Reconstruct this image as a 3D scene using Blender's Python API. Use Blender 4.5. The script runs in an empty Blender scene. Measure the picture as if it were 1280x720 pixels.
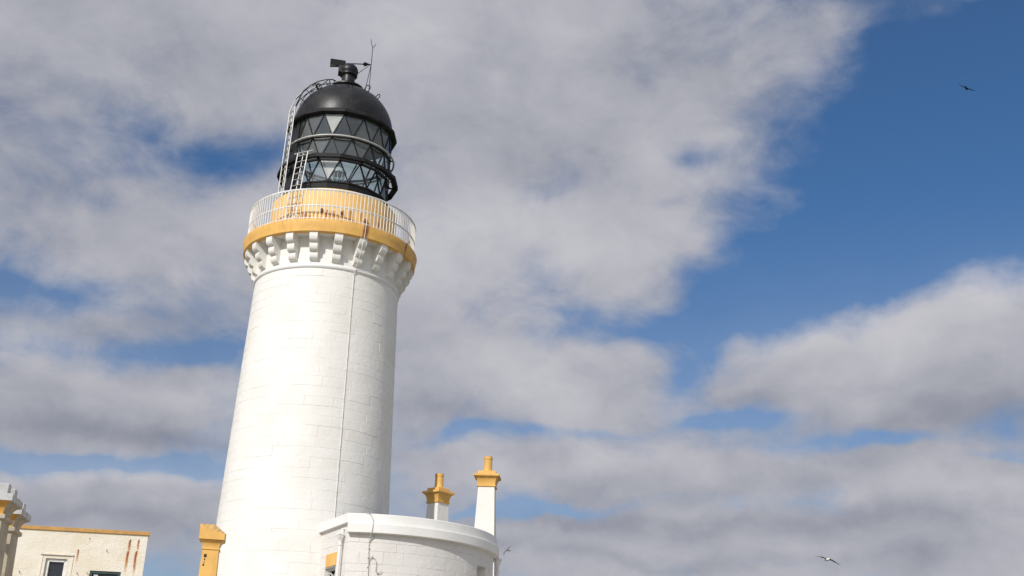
import bpy, bmesh, math, random
from mathutils import Vector, Matrix
random.seed(7)
S = bpy.context.scene
COL = S.collection
sin, cos, rad, pi = math.sin, math.cos, math.radians, math.pi

# ------------------------------------------------------------------ camera
FPX, PITCH, ROLL = 1461.5, rad(21.126), rad(2.256)      # focal length in pixels of a 1280 px wide picture
CAM = Vector((0, 0, 1.6))
_up0 = Vector((0, -sin(PITCH), cos(PITCH)))
_fw = Vector((0, cos(PITCH), sin(PITCH)))
_rt = Vector((1, 0, 0)) * cos(ROLL) + _up0 * sin(ROLL)
_up = Vector((-1, 0, 0)) * sin(ROLL) + _up0 * cos(ROLL)
cd = bpy.data.cameras.new('camera'); cam = bpy.data.objects.new('camera', cd); COL.objects.link(cam)
m3 = Matrix((_rt, _up, -_fw)).transposed()
cam.matrix_world = Matrix.Translation(CAM) @ m3.to_4x4()
cd.sensor_width = 36.0; cd.lens = 36.0 * FPX / 1280.0
cd.clip_start = 0.1; cd.clip_end = 20000
S.camera = cam

def ray(px, py):
    d = _fw * FPX + _rt * (px - 640) + _up * (360 - py)
    return d.normalized()
def at_dist(px, py, d):                      # point at horizontal distance d
    v = ray(px, py); return CAM + v * (d / math.hypot(v.x, v.y))
def at_z(px, py, z):
    v = ray(px, py); return CAM + v * ((z - CAM.z) / v.z)
def at_plane(px, py, p0, n):
    v = ray(px, py); return CAM + v * ((p0 - CAM).dot(n) / v.dot(n))
def az_el(px, py):
    v = ray(px, py); return math.degrees(math.atan2(v.x, v.y)), math.degrees(math.asin(v.z))

# ------------------------------------------------------------------ sun, sky, exposure
SUN_A, SUN_EL = rad(-26.5), rad(36.0)        # azimuth measured from -Y (behind the camera) towards +X
SUN = Vector((sin(SUN_A) * cos(SUN_EL), -cos(SUN_A) * cos(SUN_EL), sin(SUN_EL)))
sl = bpy.data.lights.new('sun', 'SUN'); so = bpy.data.objects.new('sun', sl); COL.objects.link(so)
sl.energy = 3.5; sl.angle = rad(0.5); sl.color = (1.0, 0.965, 0.905)
so.rotation_euler = (-SUN).to_track_quat('-Z', 'Y').to_euler(); so.location = SUN * 60

S.view_settings.view_transform = 'Standard'; S.view_settings.look = 'None'
S.view_settings.exposure = 0.0; S.view_settings.gamma = 1.0; S.view_settings.use_curve_mapping = False
S.render.resolution_x, S.render.resolution_y = 1024, 576
S.render.engine = 'CYCLES'

class NT:
    """tiny helper for building node trees"""
    def __init__(self, tree): self.t = tree; self.n = tree.nodes; self.l = tree.links
    def node(self, kind, **kw):
        n = self.n.new(kind)
        for k, v in kw.items(): setattr(n, k, v)
        return n
    def put(self, sock, v):
        if isinstance(v, bpy.types.NodeSocket): self.l.new(v, sock)
        elif v is not None: sock.default_value = v
    def m(self, op, a, b=None, c=None, clamp=False):
        n = self.node('ShaderNodeMath', operation=op, use_clamp=clamp)
        for i, v in enumerate((a, b, c)):
            if v is not None: self.put(n.inputs[i], v)
        return n.outputs[0]
    def v(self, op, a, b=None):
        n = self.node('ShaderNodeVectorMath', operation=op)
        self.put(n.inputs[0], a)
        if b is not None: self.put(n.inputs[3 if op == 'SCALE' else 1], b)
        return n.outputs['Value'] if op in ('DOT_PRODUCT', 'LENGTH') else n.outputs[0]
    def xyz(self, v):
        n = self.node('ShaderNodeSeparateXYZ'); self.put(n.inputs[0], v); return n.outputs
    def vec(self, x, y, z):
        n = self.node('ShaderNodeCombineXYZ')
        for i, q in enumerate((x, y, z)): self.put(n.inputs[i], q)
        return n.outputs[0]
    def step(self, v, a, b, lo=0.0, hi=1.0):
        n = self.node('ShaderNodeMapRange', interpolation_type='SMOOTHSTEP')
        for i, q in enumerate((v, a, b, lo, hi)): self.put(n.inputs[i], q)
        return n.outputs[0]
    def noise(self, vec, scale, detail=4, rough=0.55, dist=0.0, lac=2.0):
        n = self.node('ShaderNodeTexNoise'); self.put(n.inputs['Vector'], vec)
        n.inputs['Scale'].default_value = scale; n.inputs['Detail'].default_value = detail
        n.inputs['Roughness'].default_value = rough; n.inputs['Distortion'].default_value = dist
        n.inputs['Lacunarity'].default_value = lac
        return n.outputs[0]
    def mix(self, f, a, b, mode='MIX'):
        n = self.node('ShaderNodeMix', data_type='RGBA', blend_type=mode)
        self.put(n.inputs[0], f); self.put(n.inputs[6], a); self.put(n.inputs[7], b)
        return n.outputs[2]

def col(r, g, b): return (r, g, b, 1.0)

# --- where the clouds thicken (+) and break (-): centre and radii in degrees of azimuth and elevation
_SKY = [  # px, py, rx, ry, amount   (pixels are turned into sky directions)
    (1235, 150, 200, 150, -1.25), (1095, 255, 130, 100, -0.90), (990, 345, 110, 58, -0.80), (1290, 60, 150, 120, -0.45),
    (900, 395, 60, 36, -0.62), (868, 462, 42, 34, -0.40), (925, 519, 66, 13, -0.62), (1095, 557, 80, 15, -0.70),
    (255, 200, 58, 34, -0.52), (330, 182, 50, 28, -0.50), (800, 398, 60, 22, -0.36), (40, 352, 100, 18, -0.40), (165, 444, 130, 20, -0.40), (265, 462, 60, 20, -0.36),
    (200, 577, 180, 14, -0.55), (60, 575, 90, 16, -0.36), (590, 551, 60, 11, -0.46), (710, 541, 85, 9, -0.40),
    (725, 410, 55, 12, -0.34), (880, 192, 40, 24, -0.45), (815, 262, 34, 14, -0.30), (675, 645, 75, 8, -0.46), (975, 702, 60, 7, -0.36),
    (1200, 582, 110, 7, -0.32), (95, 385, 60, 12, -0.2), (845, 345, 40, 20, -0.3),
    (1140, 450, 225, 62, 0.55), (1290, 435, 130, 55, 0.42), (1230, 300, 130, 36, -0.35), (560, 330, 260, 90, 0.32), (300, 60, 420, 80, 0.32),
    (690, 130, 190, 110, 0.36), (640, 470, 160, 50, 0.34), (40, 480, 80, 60, 0.50), (205, 505, 80, 36, 0.40), (150, 290, 180, 45, 0.30),
    (900, 605, 300, 30, 0.50), (1190, 622, 160, 32, 0.42), (150, 640, 200, 30, 0.50), (900, 672, 420, 24, 0.42), (1120, 700, 260, 26, 0.45), (700, 700, 120, 30, 0.35), (660, 590, 120, 26, 0.35),
    (1030, 50, 60, 34, 0.40), (1190, 14, 60, 18, 0.36), (800, 310, 60, 36, 0.30), (930, 110, 60, 60, 0.25), (1080, 105, 75, 45, 0.42), (960, 200, 40, 40, 0.2),
]
_SHADE = [  # sunlit crowns (+) and shadowed bases (-) of those clouds
    (600, 310, 150, 80, 0.26), (1190, 390, 160, 42, 0.34), (960, 420, 80, 28, 0.22), (640, 598, 100, 20, 0.30), (785, 575, 90, 18, 0.26),
    (1200, 600, 120, 18, 0.24), (640, 452, 130, 28, 0.22), (50, 440, 60, 30, 0.18), (205, 482, 70, 18, 0.22), (150, 606, 170, 11, 0.26), (1290, 345, 80, 34, 0.24),
    (830, 300, 50, 30, 0.18), (300, 250, 90, 40, 0.16), (900, 625, 60, 14, 0.16), (1060, 610, 60, 14, 0.2), (420, 20, 200, 40, 0.08),
    (70, 542, 120, 24, -0.30), (205, 546, 100, 16, -0.22), (1160, 528, 210, 24, -0.28), (950, 498, 60, 14, -0.20), (560, 526, 130, 16, -0.24),
    (960, 652, 320, 14, -0.16), (110, 660, 160, 14, -0.26), (740, 656, 100, 12, -0.12), (110, 400, 160, 20, -0.22), (640, 200, 130, 50, -0.10), (800, 700, 400, 10, -0.18), (60, 200, 160, 60, -0.06),
]
cg = bpy.data.node_groups.new('cloud_density', 'ShaderNodeTree')
cg.interface.new_socket('Direction', in_out='INPUT', socket_type='NodeSocketVector')
cg.interface.new_socket('Cover', in_out='OUTPUT', socket_type='NodeSocketFloat'); cg.interface.new_socket('Billow', in_out='OUTPUT', socket_type='NodeSocketFloat')
g = NT(cg); gi = g.node('NodeGroupInput'); go = g.node('NodeGroupOutput')
d = gi.outputs[0]
X, Y, Z = g.xyz(d)
den = g.m('ADD', g.m('MAXIMUM', Z, 0.0), 0.16)
plane = g.vec(g.m('DIVIDE', X, den), g.m('DIVIDE', Y, den), 0.37)
n1 = g.noise(plane, 2.1, 6, 0.55, 0.25)
dd = g.v('MULTIPLY', d, (1.0, 1.0, 1.45))
n2 = g.noise(dd, 5.6, 8, 0.58, 0.3)
n3 = g.noise(dd, 16.0, 7, 0.60, 0.5)
cover = g.m('ADD', g.m('MULTIPLY', g.m('SUBTRACT', n1, 0.5), 0.7), g.m('MULTIPLY', g.m('SUBTRACT', n2, 0.5), 1.3))
cover = g.m('ADD', cover, g.m('MULTIPLY', g.m('SUBTRACT', n3, 0.5), 0.85))
g.l.new(cover, go.inputs[1])
cover = g.m('ADD', cover, 0.22)
AZ = g.m('MULTIPLY', g.m('ARCTAN2', X, Y), 180 / pi)
EL = g.m('MULTIPLY', g.m('ARCSINE', Z), 180 / pi)
wp = g.node('ShaderNodeTexNoise'); g.put(wp.inputs['Vector'], dd); wp.inputs['Scale'].default_value = 7.5; wp.inputs['Detail'].default_value = 4
wx, wy, wz = g.xyz(wp.outputs[1])
AZ = g.m('MULTIPLY_ADD', g.m('SUBTRACT', wx, 0.5), 9.0, AZ); EL = g.m('MULTIPLY_ADD', g.m('SUBTRACT', wy, 0.5), 4.5, EL)   # ragged outlines
def blobs(t, az, el, table, start):
    v = start
    for (px, py, rx, ry, amt) in table:
        a0, e0 = az_el(px, py); sx, sy = rx / 25.5 / cos(rad(e0)), ry / 25.5
        u = t.m('MULTIPLY', t.m('SUBTRACT', az, a0), 1 / sx)
        e = t.m('MULTIPLY', t.m('SUBTRACT', t.m('MULTIPLY_ADD', az, -0.03, el), e0 - 0.03 * a0), 1 / sy)
        q = t.m('MULTIPLY_ADD', u, u, t.m('MULTIPLY', e, e))
        v = t.m('MULTIPLY_ADD', t.m('POWER', 2.718, t.m('MULTIPLY', q, -1.0)), amt, v)
    return v
cover = blobs(g, AZ, EL, _SKY, cover)
g.l.new(cover, go.inputs[0])

W = bpy.data.worlds.new('World'); S.world = W; W.use_nodes = True
w = NT(W.node_tree); W.node_tree.nodes.clear()
out = w.node('ShaderNodeOutputWorld'); bg = w.node('ShaderNodeBackground'); bg.inputs[1].default_value = 0.1
w.l.new(bg.outputs[0], out.inputs[0])
sky = w.node('ShaderNodeTexSky', sky_type='NISHITA'); sky.sun_disc = False
sky.sun_elevation = SUN_EL; sky.sun_rotation = math.atan2(SUN.x, SUN.y) % (2 * pi)
sky.altitude = 50; sky.air_density = 1.0; sky.dust_density = 0.4; sky.ozone_density = 1.6
dirv = w.v('NORMALIZE', w.node('ShaderNodeTexCoord').outputs['Generated'])
def cl(vec):
    n = w.node('ShaderNodeGroup'); n.node_tree = cg; w.put(n.inputs[0], vec); return n.outputs
c0, b0_ = cl(dirv)
b1_ = cl(w.v('NORMALIZE', w.v('ADD', dirv, (SUN.x * 0.03, SUN.y * 0.03, 0.062))))[1]    # a little higher: is there cloud above?
alpha = w.step(c0, -0.42, 0.48)
veil = w.step(w.xyz(dirv)[2], 0.44, 0.12, 0.0, 0.50)             # thin haze towards the horizon
alpha = w.m('MAXIMUM', alpha, veil)
top = w.m('MINIMUM', w.m('MAXIMUM', w.m('SUBTRACT', b0_, b1_), -0.5), 0.5)
wn = w.node('ShaderNodeTexNoise'); w.put(wn.inputs['Vector'], dirv); wn.inputs['Scale'].default_value = 9.0; wn.inputs['Detail'].default_value = 5
sx_n, sy_n, sz_n = w.xyz(wn.outputs[1]); dx, dy, dz = w.xyz(dirv)
waz = w.m('MULTIPLY_ADD', w.m('SUBTRACT', sx_n, 0.5), 9.0, w.m('MULTIPLY', w.m('ARCTAN2', dx, dy), 180 / pi))
wel = w.m('MULTIPLY_ADD', w.m('SUBTRACT', sy_n, 0.5), 5.0, w.m('MULTIPLY', w.m('ARCSINE', dz), 180 / pi))
soft = w.noise(w.v('MULTIPLY', dirv, (1, 1, 1.6)), 5.0, 5, 0.5)
fine = w.noise(w.v('MULTIPLY', dirv, (1, 1, 1.5)), 15.0, 7, 0.60, 0.4)
sh = w.m('MULTIPLY_ADD', top, 0.42, 0.50)
sh = w.m('MULTIPLY_ADD', w.m('SUBTRACT', fine, 0.5), 0.48, sh)
sh = w.m('MULTIPLY_ADD', w.m('SUBTRACT', soft, 0.5), 0.55, sh)
sh = w.m('ADD', blobs(w, waz, wel, _SHADE, sh), 0.02)
sh = w.step(sh, -0.38, 1.30)
ccol = w.mix(sh, col(1.95, 2.16, 2.80), col(5.85, 5.80, 6.20))
glow = w.m('POWER', w.m('MAXIMUM', w.v('DOT_PRODUCT', dirv, tuple(SUN)), 0.0), 3.0)   # unseen clouds towards the sun, brightened further to fill the shade
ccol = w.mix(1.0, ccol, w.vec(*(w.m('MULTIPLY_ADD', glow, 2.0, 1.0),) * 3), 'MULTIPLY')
blue = w.mix(1.0, sky.outputs[0], col(0.44, 0.69, 0.92), 'MULTIPLY')
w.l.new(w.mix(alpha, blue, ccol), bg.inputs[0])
W.cycles.sampling_method = 'MANUAL'; W.cycles.sample_map_resolution = 512

# ------------------------------------------------------------------ materials
def material(name):
    m = bpy.data.materials.new(name); m.use_nodes = True
    t = NT(m.node_tree); b = m.node_tree.nodes['Principled BSDF']
    return m, t, b
def bump(t, b, h, strength, dist):
    n = t.node('ShaderNodeBump'); n.inputs['Strength'].default_value = strength; n.inputs['Distance'].default_value = dist
    t.put(n.inputs['Height'], h); t.l.new(n.outputs[0], b.inputs['Normal'])
def pos(t): return t.node('ShaderNodeNewGeometry').outputs['Position']
def obj_co(t): return t.node('ShaderNodeTexCoord').outputs['Object']

def mottled(name, c, c2, rough=0.6, scale=2.0, bscale=30, bs=0.25, bd=0.01, spec=0.3, metal=0.0, specks=None):
    m, t, b = material(name); P = pos(t)
    f = t.step(t.noise(P, scale, 6, 0.6), 0.38, 0.68)
    k = t.mix(f, col(*c), col(*c2))
    if specks:
        s = t.step(t.noise(P, specks[0], 3, 0.5), specks[1], specks[1] + 0.04)
        k = t.mix(t.m('MULTIPLY', s, specks[3]), k, col(*specks[2]))
    t.put(b.inputs['Base Color'], k)
    b.inputs['Roughness'].default_value = rough; b.inputs['Specular IOR Level'].default_value = spec
    b.inputs['Metallic'].default_value = metal
    bump(t, b, t.noise(P, bscale, 6, 0.6), bs, bd)
    return m

M = {}
# painted ashlar: white, faintly soiled, chips and runs below
def white_paint(name, c=(0.79, 0.765, 0.715), c2=(0.735, 0.705, 0.645), bs=0.40):
    m, t, b = material(name); P = pos(t)
    k = t.mix(t.step(t.noise(P, 1.1, 6, 0.6), 0.4, 0.75), col(*c), col(*c2))
    runs = t.noise(t.v('MULTIPLY', P, (5.0, 5.0, 0.35)), 1.0, 5, 0.6)
    k = t.mix(t.m('MULTIPLY', t.step(runs, 0.58, 0.75), 0.25), k, col(0.66, 0.62, 0.55))
    chips = t.m('MULTIPLY', t.step(t.noise(P, 9.0, 3, 0.5), 0.735, 0.755), t.step(t.noise(P, 0.7, 2, 0.5), 0.52, 0.6))
    k = t.mix(t.m('MULTIPLY', chips, 0.75), k, col(0.30, 0.27, 0.24))
    t.put(b.inputs['Base Color'], k); b.inputs['Roughness'].default_value = 0.62; b.inputs['Specular IOR Level'].default_value = 0.25
    h = t.m('ADD', t.noise(P, 13, 7, 0.7), t.m('MULTIPLY', t.noise(P, 3.0, 2, 0.5), 1.0))
    bump(t, b, h, bs, 0.022)
    return m
M['white'] = white_paint('white_masonry_paint')
M['annexe'] = white_paint('greyed_white_paint', (0.70, 0.67, 0.63), (0.65, 0.62, 0.575), 0.5)
M['trim'] = white_paint('white_trim_paint', (0.77, 0.755, 0.72), (0.71, 0.69, 0.645), 0.25)

def yellow(name, streaks=(), spots=0.0, ca=(0.77, 0.455, 0.13), cb=(0.66, 0.375, 0.10)):
    """ochre paint; streaks = rust runs (angle deg, half width deg, strength, top z) about the object's own axis"""
    m, t, b = material(name); P = pos(t); O = obj_co(t)
    k = t.mix(t.step(t.noise(P, 2.2, 6, 0.6), 0.35, 0.7), col(*ca), col(*cb))
    k = t.mix(t.m('MULTIPLY', t.step(t.noise(P, 7.0, 6, 0.7), 0.60, 0.72), 0.35), k, col(0.86, 0.62, 0.30))
    k = t.mix(t.m('MULTIPLY', t.step(t.noise(t.v('MULTIPLY', P, (6, 6, 0.7)), 1.0, 4, 0.6), 0.55, 0.75), 0.4), k, col(0.60, 0.27, 0.05))
    if streaks:
        ox, oy, oz = t.xyz(O)
        ang = t.m('MULTIPLY', t.m('ARCTAN2', ox, t.m('MULTIPLY', oy, -1.0)), 180 / pi)
        ang = t.m('ADD', ang, t.m('MULTIPLY', t.m('SUBTRACT', t.noise(O, 9, 4, 0.6), 0.5), 1.6))
        for (a0, hw, st, ztop, ln) in streaks:
            s = t.step(t.m('ABSOLUTE', t.m('SUBTRACT', ang, a0)), hw, hw * 0.15)
            fade = t.m('MULTIPLY', t.step(oz, ztop - ln, ztop - ln * 0.35), t.step(oz, ztop + 0.02, ztop - 0.01))
            k = t.mix(t.m('MULTIPLY', t.m('MULTIPLY', s, fade), st), k, col(0.23, 0.055, 0.012))
    if spots:
        s = t.m('MULTIPLY', t.step(t.noise(P, 5.5, 5, 0.7), 0.60, 0.74), spots)
        k = t.mix(s, k, col(0.30, 0.085, 0.02))
    t.put(b.inputs['Base Color'], k); b.inputs['Roughness'].default_value = 0.55; b.inputs['Specular IOR Level'].default_value = 0.3
    bump(t, b, t.noise(P, 24, 5, 0.6), 0.3, 0.006)
    return m
M['yellow'] = yellow('ochre_paint')
M['black'] = mottled('black_gloss_paint', (0.008, 0.008, 0.0085), (0.022, 0.019, 0.017), 0.40, 2.6, 9, 0.32, 0.014, 0.34)
M['iron'] = mottled('black_iron', (0.009, 0.009, 0.010), (0.016, 0.015, 0.014), 0.6, 6.0, 40, 0.2, 0.004, 0.22)
M['seam'] = mottled('worn_seam', (0.07, 0.065, 0.06), (0.025, 0.023, 0.022), 0.5, 9.0, 40, 0.1, 0.003)
M['rail'] = mottled('white_rail_paint', (0.76, 0.75, 0.72), (0.66, 0.63, 0.57), 0.5, 5.0, 40, 0.1, 0.003, 0.35)
M['steel'] = mottled('galvanised_steel', (0.50, 0.49, 0.46), (0.37, 0.36, 0.34), 0.5, 8.0, 50, 0.1, 0.003, 0.5, 0.25)
M['lining'] = mottled('grey_lining', (0.24, 0.245, 0.24), (0.17, 0.175, 0.175), 0.5, 1.5, 10, 0.1, 0.004)
M['cable'] = mottled('grey_cable', (0.56, 0.53, 0.47), (0.40, 0.36, 0.30), 0.6, 9.0, 60, 0.1, 0.002)
M['cond'] = mottled('painted_conductor', (0.74, 0.72, 0.67), (0.60, 0.57, 0.51), 0.6, 6.0, 60, 0.1, 0.002)
M['brown'] = mottled('rusty_brown', (0.34, 0.17, 0.065), (0.18, 0.085, 0.035), 0.8, 14.0, 60, 0.3, 0.003)
M['dark'] = mottled('dark_void', (0.02, 0.018, 0.016), (0.035, 0.03, 0.026), 0.8)
M['green'] = mottled('dark_green_paint', (0.018, 0.040, 0.034), (0.028, 0.055, 0.045), 0.4, 6, 30, 0.1, 0.003, 0.4)
M['upvc'] = mottled('white_window_frame', (0.74, 0.73, 0.70), (0.62, 0.60, 0.56), 0.4, 4, 30, 0.05, 0.002, 0.4)
M['stone'] = mottled('weathered_sandstone', (0.50, 0.43, 0.325), (0.38, 0.325, 0.245), 0.85, 3.0, 18, 0.5, 0.012, 0.2)
M['slab'] = mottled('pale_grey_capping', (0.52, 0.515, 0.50), (0.38, 0.375, 0.36), 0.7, 4.0, 24, 0.4, 0.008, 0.25)
M['ochre_old'] = mottled('worn_ochre', (0.66, 0.34, 0.06), (0.45, 0.27, 0.10), 0.7, 4.0, 24, 0.4, 0.006, 0.25)
M['roof'] = mottled('roof_felt', (0.12, 0.12, 0.12), (0.08, 0.08, 0.085), 0.9)
M['gravel'] = mottled('bounce_gravel', (0.42, 0.39, 0.34), (0.30, 0.275, 0.235), 0.95, 6.0, 60, 0.7, 0.02, 0.1)
M['grass'] = mottled('short_grass', (0.055, 0.085, 0.028), (0.09, 0.105, 0.040), 0.95, 0.6, 20, 0.8, 0.05, 0.1)
M['lampw'] = mottled('lamp_housing', (0.70, 0.71, 0.70), (0.55, 0.56, 0.56), 0.35)

def glass(name, tint, film=0.03, rough=0.01):
    """window glass: clear, mirror-like at a slant, with a pale film for dried salt and painted-in cloud reflections"""
    m, t, b = material(name); m.node_tree.nodes.remove(b)
    tr = t.node('ShaderNodeBsdfTransparent'); tr.inputs[0].default_value = col(*tint)
    gl = t.node('ShaderNodeBsdfGlossy'); gl.inputs['Roughness'].default_value = rough
    lw = t.node('ShaderNodeLayerWeight')
    fr = t.m('MULTIPLY_ADD', t.m('POWER', lw.outputs['Facing'], 5.0), 0.9, 0.05, clamp=True)
    mx = t.node('ShaderNodeMixShader'); t.put(mx.inputs[0], fr)
    t.l.new(tr.outputs[0], mx.inputs[1]); t.l.new(gl.outputs[0], mx.inputs[2])
    df = t.node('ShaderNodeBsdfDiffuse'); df.inputs[0].default_value = col(0.72, 0.72, 0.69)
    f2 = t.m('MULTIPLY', t.m('MULTIPLY_ADD', t.noise(pos(t), 3.0, 5, 0.6), 0.9, 0.55), film)
    m2 = t.node('ShaderNodeMixShader'); t.put(m2.inputs[0], f2); t.l.new(mx.outputs[0], m2.inputs[1]); t.l.new(df.outputs[0], m2.inputs[2])
    t.l.new(m2.outputs[0], [n for n in m.node_tree.nodes if n.type == 'OUTPUT_MATERIAL'][0].inputs[0])
    return m
M['glass'] = glass('lantern_glass', (0.90, 0.95, 0.95), 0.025)
M['glass_dull'] = glass('salt_and_sheen_glass', (0.90, 0.94, 0.94), 0.07)
M['glass_sheen'] = glass('painted_sheen_glass', (0.90, 0.94, 0.92), 0.40)
M['pane'] = mottled('dim_window_pane', (0.02, 0.021, 0.024), (0.03, 0.03, 0.033), 0.06, 1.0, 3, 0.02, 0.01, 0.5)

# ------------------------------------------------------------------ mesh helpers
ORG = {}
def tag(o, label=None, cat=None, group=None, kind=None):
    if label: o['label'] = label
    if cat: o['category'] = cat
    if group: o['group'] = group
    if kind: o['kind'] = kind
    return o
def empty(name, loc, label, cat, group=None):
    o = bpy.data.objects.new(name, None); COL.objects.link(o); o.location = loc; o.empty_display_size = 0.3
    ORG[o] = Vector(loc); return tag(o, label, cat, group)
def obj(name, vf, mat, parent=None, smooth=None, origin=None):
    """one mesh object from (verts, faces) given in world coordinates"""
    vs, fs = vf
    o0 = ORG[parent] if parent is not None else Vector(origin or (0, 0, 0))
    me = bpy.data.meshes.new(name)
    me.from_pydata([(v[0] - o0.x, v[1] - o0.y, v[2] - o0.z) for v in vs], [], fs)
    me.materials.append(M[mat] if isinstance(mat, str) else mat)
    if smooth is not None:
        me.polygons.foreach_set('use_smooth', [True] * len(me.polygons)); me.set_sharp_from_angle(angle=rad(smooth))
    me.update()
    o = bpy.data.objects.new(name, me); COL.objects.link(o)
    if parent is not None: o.parent = parent
    else: o.location = o0
    ORG[o] = o0
    return o
def turned(o, a, parent=None):                # a copy turned about the thing's own axis
    c = o.copy(); COL.objects.link(c); c.rotation_euler = (0, 0, a); c.parent = parent or o.parent; ORG[c] = ORG[o]; return c
def join(*parts):
    V, F = [], []
    for vs, fs in parts:
        k = len(V); V += [tuple(v) for v in vs]; F += [tuple(i + k for i in f) for f in fs]
    return V, F
def box(c, s, rz=0.0, bev=0.0, tilt=None):
    bm = bmesh.new(); bmesh.ops.create_cube(bm, size=1.0)
    for v in bm.verts: v.co = Vector((v.co.x * s[0], v.co.y * s[1], v.co.z * s[2]))
    if bev: bmesh.ops.bevel(bm, geom=list(bm.edges), offset=bev, segments=1, affect='EDGES')
    R = Matrix.Rotation(rz, 3, 'Z')
    if tilt: R = R @ tilt
    vs = [R @ v.co + Vector(c) for v in bm.verts]; bm.verts.index_update()
    fs = [[v.index for v in f.verts] for f in bm.faces]; bm.free(); return vs, fs
def bar(a, b, wd, dp=None, side=None):        # square bar from a to b
    a, b = Vector(a), Vector(b); d = (b - a).normalized(); dp = dp or wd
    s = Vector(side) if side is not None else (Vector((0, 0, 1)) if abs(d.z) < 0.9 else Vector((0, 1, 0)))
    u = d.cross(s).normalized(); v = u.cross(d).normalized()
    vs = []
    for q in (a, b):
        for (i, j) in ((-1, -1), (1, -1), (1, 1), (-1, 1)): vs.append(q + u * i * wd / 2 + v * j * dp / 2)
    return vs, [(3, 2, 1, 0), (4, 5, 6, 7), (0, 1, 5, 4), (1, 2, 6, 5), (2, 3, 7, 6), (3, 0, 4, 7)]
def tube(pts, r, n=6, closed=False, caps=True):
    P = [Vector(p) for p in pts]; N = len(P); V, F = [], []
    up = None
    for i, p in enumerate(P):
        t = ((P[(i + 1) % N] - P[i - 1]) if closed else (P[min(i + 1, N - 1)] - P[max(i - 1, 0)])).normalized()
        if up is None: up = Vector((0, 0, 1)) if abs(t.z) < 0.9 else Vector((1, 0, 0))
        u = t.cross(up).normalized(); up = u.cross(t).normalized()
        rr = r[i] if isinstance(r, (list, tuple)) else r
        for k in range(n):
            a = 2 * pi * k / n; V.append(p + u * cos(a) * rr + up * sin(a) * rr)
    for i in range(N if closed else N - 1):
        j = (i + 1) % N
        for k in range(n):
            l = (k + 1) % n; F.append((i * n + k, i * n + l, j * n + l, j * n + k))
    if not closed and caps:
        F.append(tuple(range(n - 1, -1, -1))); F.append(tuple((N - 1) * n + k for k in range(n)))
    return V, F
def lathe(prof, n, cx, cy, closed=False, phase=0.0, caps=False):
    V, F = [], []; K = len(prof)
    for i in range(n):
        a = 2 * pi * i / n + phase
        for (r, z) in prof: V.append((cx + r * sin(a), cy - r * cos(a), z))
    for i in range(n):
        j = (i + 1) % n
        for k in range(K if closed else K - 1):
            l = (k + 1) % K; F.append((i * K + k, j * K + k, j * K + l, i * K + l))
    if caps:
        F.append(tuple(i * K for i in range(n - 1, -1, -1))); F.append(tuple(i * K + K - 1 for i in range(n)))
    return V, F
def square_loft(prof, c, rz, aspect=1.0):     # prof: (half width, z)
    V, F = [], []; R = Matrix.Rotation(rz, 3, 'Z')
    for (h, z) in prof:
        for (i, j) in ((-1, -1), (1, -1), (1, 1), (-1, 1)):
            p = R @ Vector((i * h, j * h * aspect, 0)); V.append((c[0] + p.x, c[1] + p.y, z))
    for k in range(len(prof) - 1):
        for q in range(4):
            w_ = (q + 1) % 4; F.append((k * 4 + q, k * 4 + w_, k * 4 + 4 + w_, k * 4 + 4 + q))
    e = (len(prof) - 1) * 4
    F += [(3, 2, 1, 0), (e, e + 1, e + 2, e + 3)]
    return V, F
def smoothstep(x, a, b):
    t = max(0.0, min(1.0, (x - a) / (b - a))); return t * t * (3 - 2 * t)

# ------------------------------------------------------------------ the setting
G = 1.8                                         # level of the lighthouse court above the photographer's feet
def ground_z(x, y): return G * smoothstep(y, 6, 16)
def sheet(xs, ys, dz):
    V = [(x, y, ground_z(x, y) + dz) for y in ys for x in xs]; n = len(xs)
    return V, [(j * n + i, j * n + i + 1, j * n + n + i + 1, j * n + n + i) for j in range(len(ys) - 1) for i in range(n - 1)]
ys = [-3000, -300, -40, 0, 5] + [6 + 0.5 * i for i in range(21)] + [18, 24, 50, 300, 6000]
obj_ground = obj('ground', sheet([-5000, -300, -60, -15, 0, 15, 60, 300, 5000], ys, 0.0), 'grass', smooth=60)
tag(obj_ground, 'short rough grass headland around the lighthouse', kind='structure')
o = obj('bounce_court', sheet([-26, -8, 0, 8, 26], [-16, 0, 5] + [6 + 0.5 * i for i in range(21)] + [18, 24, 44], 0.004), 'gravel', smooth=60)  # unseen pale ground, added and widened to bounce light up onto the walls
tag(o, 'pale gravel court added out of view to bounce light upwards', kind='structure')

# ------------------------------------------------------------------ lighthouse
AX, AY = 32 * sin(rad(-9.5815)), 32 * cos(rad(-9.5815))
A2 = Vector((AX, AY, 0))
LH = empty('lighthouse', (AX, AY, G), 'tall white tapering lighthouse with ochre gallery band and black domed lantern', 'lighthouse')
def pol(a, r, z):                                # point about the tower axis; a in degrees from -Y
    return Vector((AX + r * sin(rad(a)), AY - r * cos(rad(a)), z))
def R_t(z): q = 13.38 - z; return 2.0424 + 0.03388 * q - 0.000152 * q * q

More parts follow.
